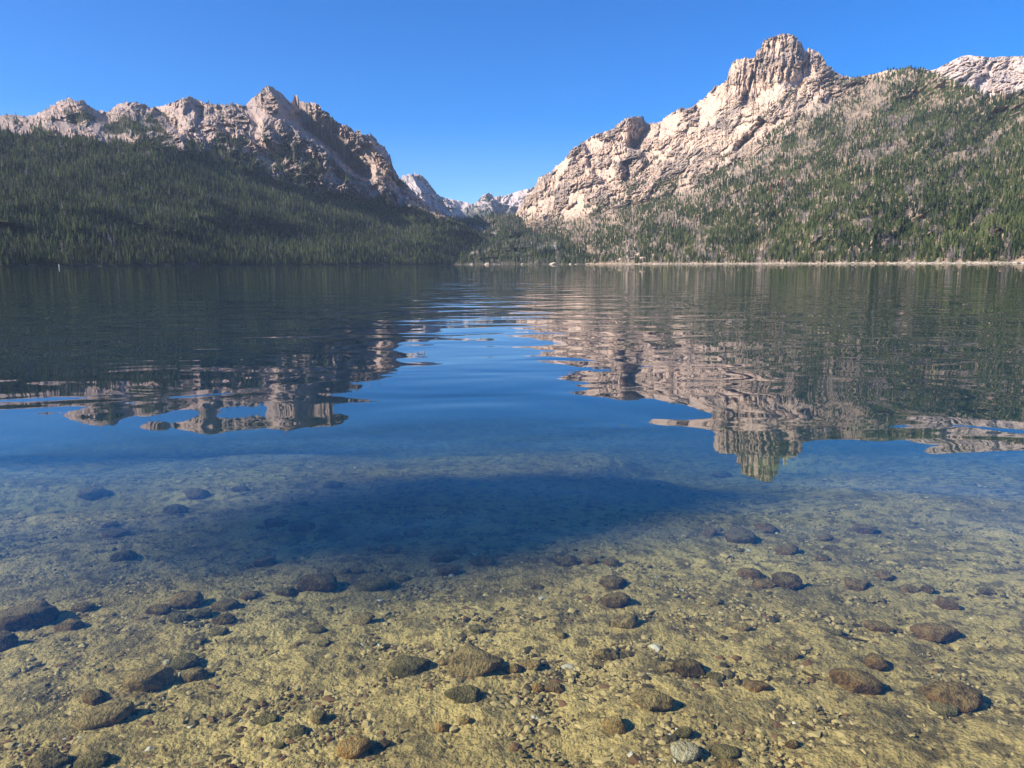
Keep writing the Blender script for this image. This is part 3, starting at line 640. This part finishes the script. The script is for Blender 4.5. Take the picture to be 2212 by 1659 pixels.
own = {0: 'big dark brown boulder half cut by the left edge of the picture', 4: 'large tan stone with sunlit left face and deep shadow to its right', 7: 'mottled brown stone with a wide black shadow, nearer than the large tan stone', 15: 'large dark stone with pale specks, biggest in its row left of the middle',
       35: 'largest mottled brown boulder, in the near middle of the lakebed', 40: 'orange-tan flat stone close to the near edge, left of the middle', 65: 'smooth dark oval stone lying alone right of the middle', 68: 'long brown stone slanting down to the right',
       69: 'big brown blocky stone nearest the right edge of the picture', 97: 'big yellow mottled boulder leaning on tan rubble', 100: 'pale cream stone near the bottom edge, brightest on the bed', 74: 'dark rounded stone with split shadow, right of the dark column of stones',
       19: 'reddish upright stone heading a far cluster on the left', 31: 'dark stone at the right end of the central cluster', 90: 'middle stone of a column of three dark stones', 78: 'widest dark stone of the far cluster right of the middle'}
def on_bed(X, Y):
    d = ray(X, Y); t = CAMZ / -d[2]
    for _ in range(30): q = d * t; t = (CAMZ - float(bedz(q[0], q[1]))) / -d[2]
    q = d * t; return q[0], q[1], float(bedz(q[0], q[1])), t * np.linalg.norm(d)
used = {}
for i, (X, Y, w, h, colr, tilt) in enumerate(ST):
    # seat the stone a little nearer than its visual middle
    x, y, z, dist = on_bed(X, Y + h * .12)
    wid = w / F * dist * .94
    dep = math.asin(max(.15, min(.9, (CAMZ - z) / dist)))
    hh = h / F * dist            # apparent height = depth*sin + height*cos
    length_y = wid * .78; hz = max(.38 * wid, (hh - length_y * math.sin(dep) * .8) / math.cos(dep)); hz = min(hz, .6 * wid)
    ang = .9 if colr in ('tan', 'mottled', 'reddish') else .25
    Vs, Fs = stone_verts(1000 + i * 7, ang * (.5 + .5 * ((i * 37) % 10) / 10))
    me = make_mesh('stone', Vs * np.array([wid / 2, length_y / 2, hz / 2 * 1.15]), Fs, SM[colr], True)
    o = link('stone', me, None, (x, y, z + hz * .27)); o.rotation_euler = (((i * 13) % 7 - 3) * .04, ((i * 17) % 7 - 3) * .04, -math.radians(tilt) * 1.6)
    if i in own: lb = own[i]
    else:
        sz = 'small' if wid < .07 else ('large' if wid > .14 else 'mid-size')
        cn = {'dark': 'dark brown', 'mottled': 'speckled', 'olive': 'olive-brown', 'pale': 'whitish', 'tan': 'tan', 'brown': 'brown', 'orange': 'orange', 'reddish': 'reddish brown'}[colr]
        shp = 'flat' if h / w < .38 else ('upright' if h / w > .85 else 'rounded')
        best = min(LAND, key=lambda k: math.hypot(ST[k][0] - X, 2 * (ST[k][1] - Y)))
        dx, dy = X - ST[best][0], Y - ST[best][1]
        hd = 'right of' if dx > 0 else 'left of'; vd = 'beyond' if dy < 0 else 'nearer than'
        if abs(dx) > 3.5 * abs(dy): rel = hd
        elif abs(dx) < .8 * abs(dy): rel = 'straight ' + vd if vd == 'beyond' else 'directly in front of'
        else: rel = hd + ' and ' + vd
        base = f'{sz} {cn} {shp} stone {rel} {LAND[best]}'
        k = used.get(base, 0); used[base] = k + 1
        lb = base if not k else base.replace(' stone ', ' stone, ' + ['', 'the next one', 'the third one', 'the fourth one', 'the fifth one'][min(k, 4)] + ' ', 1)
    if len(lb.replace('-', ' ').split()) > 15: lb = lb.replace(' rounded', '').replace(' flat', '').replace(' upright', '')
    tag(o, lb, 'stone', 'stones lying on the lake bed')

# twigs sunk on the bed
def twig(X, Y, w, rotdeg, lb, seed):
    x, y, z, dist = on_bed(X, Y); L = w / F * dist; r = np.random.default_rng(seed); V = []; Fc = []; n = 6; k = 9
    for j in range(k):
        t = j / (k - 1); rr = .0045 * (1 - .6 * t); cx = (t - .5) * L; cy = .02 * L * math.sin(t * 5 + seed) ; cz = .006 + .004 * math.sin(3 * t + seed)
        for q in range(n): a = 6.283 * q / n; V.append((cx, cy + rr * math.cos(a), cz + rr * math.sin(a)))
    for j in range(k - 1):
        for q in range(n): a = j * n + q; b = j * n + (q + 1) % n; Fc.append((a, b, b + n, a + n))
    o = link('twig', make_mesh('twig', V, Fc, SM['dark']), None, (x, y, z)); o.rotation_euler = (0, 0, math.radians(rotdeg)); tag(o, lb, 'twig', 'sunken twigs')
twig(1851, 1385, 44, -6, 'dark sunken twig lying crosswise above the long slanting brown stone', 1)
twig(1766, 1467, 58, -38, 'thin dark twig pointing at the long slanting brown stone from the left', 2)
twig(1770, 1585, 70, -50, 'long thin twig slanting down near the bottom edge on the right', 3)

# gravel: thousands of pebbles half sunk in the sand
rg = np.random.default_rng(99); N = 110000
gr = 1.5 * (9.0 / 1.5)**(rg.random(N)**1.0); ga = np.radians(rg.uniform(-39, 39, N)); gx, gy = gr * np.sin(ga), gr * np.cos(ga)
keep = rg.random(N) < np.clip(.55 + .8 * fbm(gx / .5, gy / .5, 3, 401), .08, 1); gx, gy, gr = gx[keep], gy[keep], gr[keep]; N = len(gx)
sz = np.clip(np.exp(rg.normal(math.log(.0042), .55, N)), .0024, .018) * (1 - .0 * gr)
gz = bedz(gx, gy)
GT = []
for s in range(4):
    v, f = ICO1; r = np.random.default_rng(s); v = v * (1 + .28 * r.normal(size=(len(v), 1))) * np.array([1, .8, .6]); GT.append((v, f))
Vv, Ff, Tt = batch(GT, np.stack([gx, gy, gz + sz * .05], 1), sz, sz * rg.uniform(.8, 1.5, N), rg, rg.random(N))
gm = NT('gravel'); t = gm.attr('tint'); c = gm.mix(gm.ramp(t, .1, .75), (.06, .04, .016), (.52, .365, .14)); c = gm.mix(gm.ramp(t, .985, .99), c, (.6, .52, .36)); c = gm.mix(gm.math('LESS_THAN', t, .1), c, (.2, .10, .04)); gm.bsdf(c, .9, .2)
tag(link('gravel', make_mesh('gravel', Vv, Ff, gm.m, False, {'tint': Tt})), 'fine brown and tan gravel strewn over the sandy lakebed', 'gravel', kind='stuff')

# ------------------------------------------------------------------ far shore boulders, marker, bushes
def shore_point(lay, X, z):
    u = uv(X, 560)[0]
    for V in np.linspace(-6, 30, 400):
        p, r, ok = locate(lay, np.array([u]), np.array([V]))
        if ok[0] and p[0, 2] >= z: return p[0], r[0]
    return p[0], r[0]
sandst = plain('tan_boulder', (.56, .44, .33), .9, .3, .7)  # tan stone with random darker mottling
for i, (X, z, w, h, lb) in enumerate([(1195, .8, 13, 8, 'largest tan boulder on the shoreline below the valley, standing alone'), (1052, .8, 11, 7, 'rounded tan boulder on the shoreline at the left end of the rocky strip'), (1128, .6, 6, 4, 'small pale boulder between the two big tan ones on the valley shoreline'), (1232, .6, 6, 3.5, 'small pale boulder just right of the largest tan boulder'), (1020, .6, 6, 3.5, 'grey boulder left of the rounded tan boulder on the shoreline'),
                                       (1268, .6, 6, 4, 'low pale boulder among bushes on the shoreline left of the outcrop'), (1302, .6, 8, 4.5, 'pale flat boulder on the shoreline beside the outcrop')]):
    p, r = shore_point('centre', X, z); Vs, Fs = stone_verts(3000 + i, .7)
    o = link('boulder', make_mesh('boulder', Vs * np.array([w, w * .8, h]) * .75, Fs, sandst), None, p); tag(o, lb, 'boulder', 'boulders on the far shore')
for i, (X, Y, w, h) in enumerate([(1340, 562, 14, 8), (1352, 556, 13, 10), (1366, 560, 15, 10), (1378, 552, 12, 9), (1388, 558, 12, 9), (1357, 545, 10, 9), (1384, 540, 8, 6), (1343, 553, 8, 7)]):
    a, b = uv(X, Y); p, r, ok = locate('right', np.array([a]), np.array([b])); Vs, Fs = stone_verts(3100 + i, .9)
    o = link('boulder', make_mesh('boulder', Vs * np.array([w, w * .8, h]) * .62, Fs, sandst), None, p[0])
    tag(o, ['lowest left block of the tan outcrop at the water', 'tall central block of the tan outcrop', 'wide lower block of the tan outcrop above the water', 'upper right block of the tan outcrop', 'right-hand block of the tan outcrop beside the dead trees', 'reddish upper left block of the tan outcrop', 'topmost block of the tan outcrop, under the trees', 'small left shoulder block of the tan outcrop'][i], 'boulder', 'blocks of the tan outcrop')
# shoreline rocks: a strip of countless pale stones
rg = np.random.default_rng(12); pts = []; szs = []
for lay, a, b, n in (('right', 1335, 2600, 700), ('centre', 900, 1330, 45)):
    X = rg.uniform(a, b, n); U = uv(X, np.full(n, 560.))[0]; V = rg.uniform(-1.6, .9, n) + (0 if lay == 'right' else .4)
    p, r, ok = locate(lay, U, V); ok &= (p[:, 2] > -.3); pts.append(p[ok]); szs.append(rg.uniform(.5, 2.0, ok.sum()) * (1 if lay == 'right' else 1.3))
pts = np.concatenate(pts); szs = np.concatenate(szs)
Vv, Ff, Tt = batch(GT, pts, szs, szs * 1.6, rg, rg.random(len(pts)))
sm = NT('shore_rock'); t = sm.attr('tint'); sm.bsdf(sm.mix(t, (.22, .19, .15), (.42, .37, .30)), .9)
tag(link('shore_rubble', make_mesh('shore_rubble', Vv, Ff, sm.m, False, {'tint': Tt})), 'pale rubble of stones along the far waterline', 'rubble', kind='stuff')
# bushes
bush_m = plain('bush_leaves', (.10, .13, .05), .85, .5)
def bush_mesh(seed):
    r = np.random.default_rng(seed); N = 420; d = r.normal(size=(N, 3)); d /= np.linalg.norm(d, axis=1)[:, None]; d[:, 2] = np.abs(d[:, 2])
    q = d * (r.random((N, 1))**.4) * (1 + .25 * fbm(d[:, 0] * 2 + seed, d[:, 1] * 2, 2, seed)[:, None]); V = []; Fc = []
    for k in range(N):
        a = r.normal(size=3) * .09; b = r.normal(size=3) * .09; V += [q[k], q[k] + a, q[k] + b]; Fc.append((3 * k, 3 * k + 1, 3 * k + 2))
    return make_mesh('leaves', np.array(V), np.array(Fc), bush_m, False)
bm_ = [bush_mesh(s) for s in range(3)]
stem = make_mesh('stem', *trunk_mesh(.05, .02, .6, 5, -.1, 3), bark)
for i, (X, s, lb) in enumerate([(2012, 6.5, 'biggest round bush at the water, right end of the pale beach'), (1740, 3.5, 'low green bush at the back of the middle of the pale beach'), (2165, 5.5, 'dark bush overhanging the water where the pale beach breaks'), (1905, 4, 'round green bush behind the brightest stretch of pale beach'), (1280, 6, 'yellow-green bush on the shoreline left of the tan outcrop'), (1245, 5, 'small shoreline bush halfway between largest tan boulder and outcrop'), (1560, 3.5, 'low bush above the left part of the pale beach')]):
    p, r = shore_point('right' if X > 1335 else 'centre', X, 2.4 if X > 1335 else 1.)
    e = bpy.data.objects.new('bush', None); COL.objects.link(e); e.location = p; e.scale = (s, s, s * .8); tag(e, lb, 'bush', 'bushes on the far shore'); link('leaves', bm_[i % 3], e); link('stem', stem, e)

# white marker standing in the lake off the left shore
def lathe(prof, n=20):
    V = []; Fc = []
    for (r, z) in prof:
        for q in range(n): a = 6.2832 * q / n; V.append((r * math.cos(a), r * math.sin(a), z))
    for k in range(len(prof) - 1):
        for q in range(n): a = k * n + q; b = k * n + (q + 1) % n; Fc.append((a, b, b + n, a + n))
    return V, Fc
white = plain('white_paint', (.8, .8, .78), .5, 3, .9); darkp = plain('dark_waterline', (.05, .05, .05), .6)
d = ray(127.5, 575.5); d = d / np.hypot(d[0], d[1]); bp = d * 420; bp = (bp[0], bp[1], 0)
e = bpy.data.objects.new('marker_buoy', None); COL.objects.link(e); e.location = bp; e.scale = (.8, .8, .72); tag(e, 'slim white marker buoy floating off the dark left shore', 'buoy')
link('pole', make_mesh('pole', *lathe([(0, -.6), (.22, -.6), (.24, .2), (.2, .5), (.16, 1.1), (.15, 1.6), (.0, 1.6)]), white), e)
link('top_mark', make_mesh('top_mark', *lathe([(0, 1.58), (.16, 1.6), (.27, 1.8), (.29, 2.0), (.2, 2.2), (0, 2.28)]), white), e)
link('float', make_mesh('float', *lathe([(0, -.5), (.4, -.45), (.52, -.1), (.5, .1), (.3, .24), (0, .25)]), darkp), e)

# unseen pines off to the left, crowns shaped and placed to shade the shallows
bank = [((1.2, 4.95), 2.4, 1.6, 'the broad-crowned one of three unseen pines shaped to shade the shallows'), ((-3.2, 3.3), 2.4, 1.3, 'the slim-crowned one of three unseen pines shaped to shade the shallows'), ((-3.3, 7.3), 3.4, .8, 'the farthest of three unseen pines shaped to shade the shallows')]
for i, ((tx, ty), slen, wdt, lb) in enumerate(bank):
    x = -58. - 3 * i; Ls = (tx - x) / abs(math.sin(SUN_AZ)); y = ty + Ls * math.cos(SUN_AZ); g = float(bedz(x, y)); mid = Ls * math.tan(SUN_EL) - .8 - g
    ch = slen * math.tan(SUN_EL); h = mid + ch * .5
    cr = make_mesh('crown', *skirt_tree(60 + i, 7, 9, wdt / 2 / h, .6, .6, .35, 1 - ch / h), f_one, False)
    tree('shade_pine', (x, y, g), h, h, (('crown', cr), ('trunk', make_mesh('trunk', *trunk_mesh(.005, .0015, .97, 8, -.03, i), bark))), lb, 'shade_pine', 'unseen pines shading the shallows', i)

# ------------------------------------------------------------------ haze
hz = NT('haze'); pv = hz.n('ShaderNodeVolumePrincipled'); pv.inputs['Color'].default_value = (.62, .78, 1, 1); pv.inputs['Density'].default_value = .000036; pv.inputs['Anisotropy'].default_value = .2
hz.l(pv.outputs[0], hz.out.inputs['Volume'])
HAZE = True
if HAZE:
    s = 9700.; zz = (-29., 1250.)
    Hv = [(x, y, z) for z in zz for x, y in ((-s, -s), (s, -s), (s, s), (-s, s))]
    tag(link('haze', make_mesh('haze', Hv, [(3, 2, 1, 0), (4, 5, 6, 7), (0, 1, 5, 4), (1, 2, 6, 5), (2, 3, 7, 6), (3, 0, 4, 7)], hz.m, False)), kind='stuff')

# ------------------------------------------------------------------ light, sky, camera
w = bpy.data.worlds.new('World'); SC.world = w; w.use_nodes = True; nt = w.node_tree
bg = nt.nodes['Background']; sky = nt.nodes.new('ShaderNodeTexSky'); sky.sky_type = 'NISHITA'; sky.sun_disc = False
sky.sun_elevation = SUN_EL; sky.sun_rotation = SUN_AZ; sky.altitude = 2000; sky.air_density = 1.0; sky.dust_density = .5; sky.ozone_density = 3.5
hs = nt.nodes.new('ShaderNodeHueSaturation'); hs.inputs['Saturation'].default_value = 1.52; hs.inputs['Hue'].default_value = .512; hs.inputs['Value'].default_value = .97; nt.links.new(sky.outputs[0], hs.inputs['Color']); nt.links.new(hs.outputs[0], bg.inputs[0]); bg.inputs[1].default_value = .105
sd = Vector((math.sin(SUN_AZ) * math.cos(SUN_EL), math.cos(SUN_AZ) * math.cos(SUN_EL), math.sin(SUN_EL)))
L = bpy.data.lights.new('sun', 'SUN'); L.energy = 5.0; L.angle = math.radians(.5); L.color = (1, .91, .79)
lo = bpy.data.objects.new('sun', L); COL.objects.link(lo); lo.rotation_euler = sd.to_track_quat('Z', 'Y').to_euler()
cam = bpy.data.cameras.new('camera'); cam.sensor_width = 36; cam.lens = F / 2212 * 36; cam.clip_start = .05; cam.clip_end = 40000
co = bpy.data.objects.new('camera', cam); COL.objects.link(co)
M = Matrix([[RT[0], UP[0], -FW[0], 0], [RT[1], UP[1], -FW[1], 0], [RT[2], UP[2], -FW[2], CAMZ], [0, 0, 0, 1]]); co.matrix_world = M
SC.camera = co
vs = SC.view_settings; SC.display_settings.display_device = 'sRGB'; vs.view_transform = 'Standard'; vs.look = 'None'; vs.exposure = .97; vs.gamma = 1
SC.render.engine = 'CYCLES'
cy = SC.cycles; cy.max_bounces = 8; cy.diffuse_bounces = 2; cy.glossy_bounces = 3; cy.transparent_max_bounces = 12; cy.volume_bounces = 1; cy.use_denoising = True
cy.sample_clamp_indirect = 8
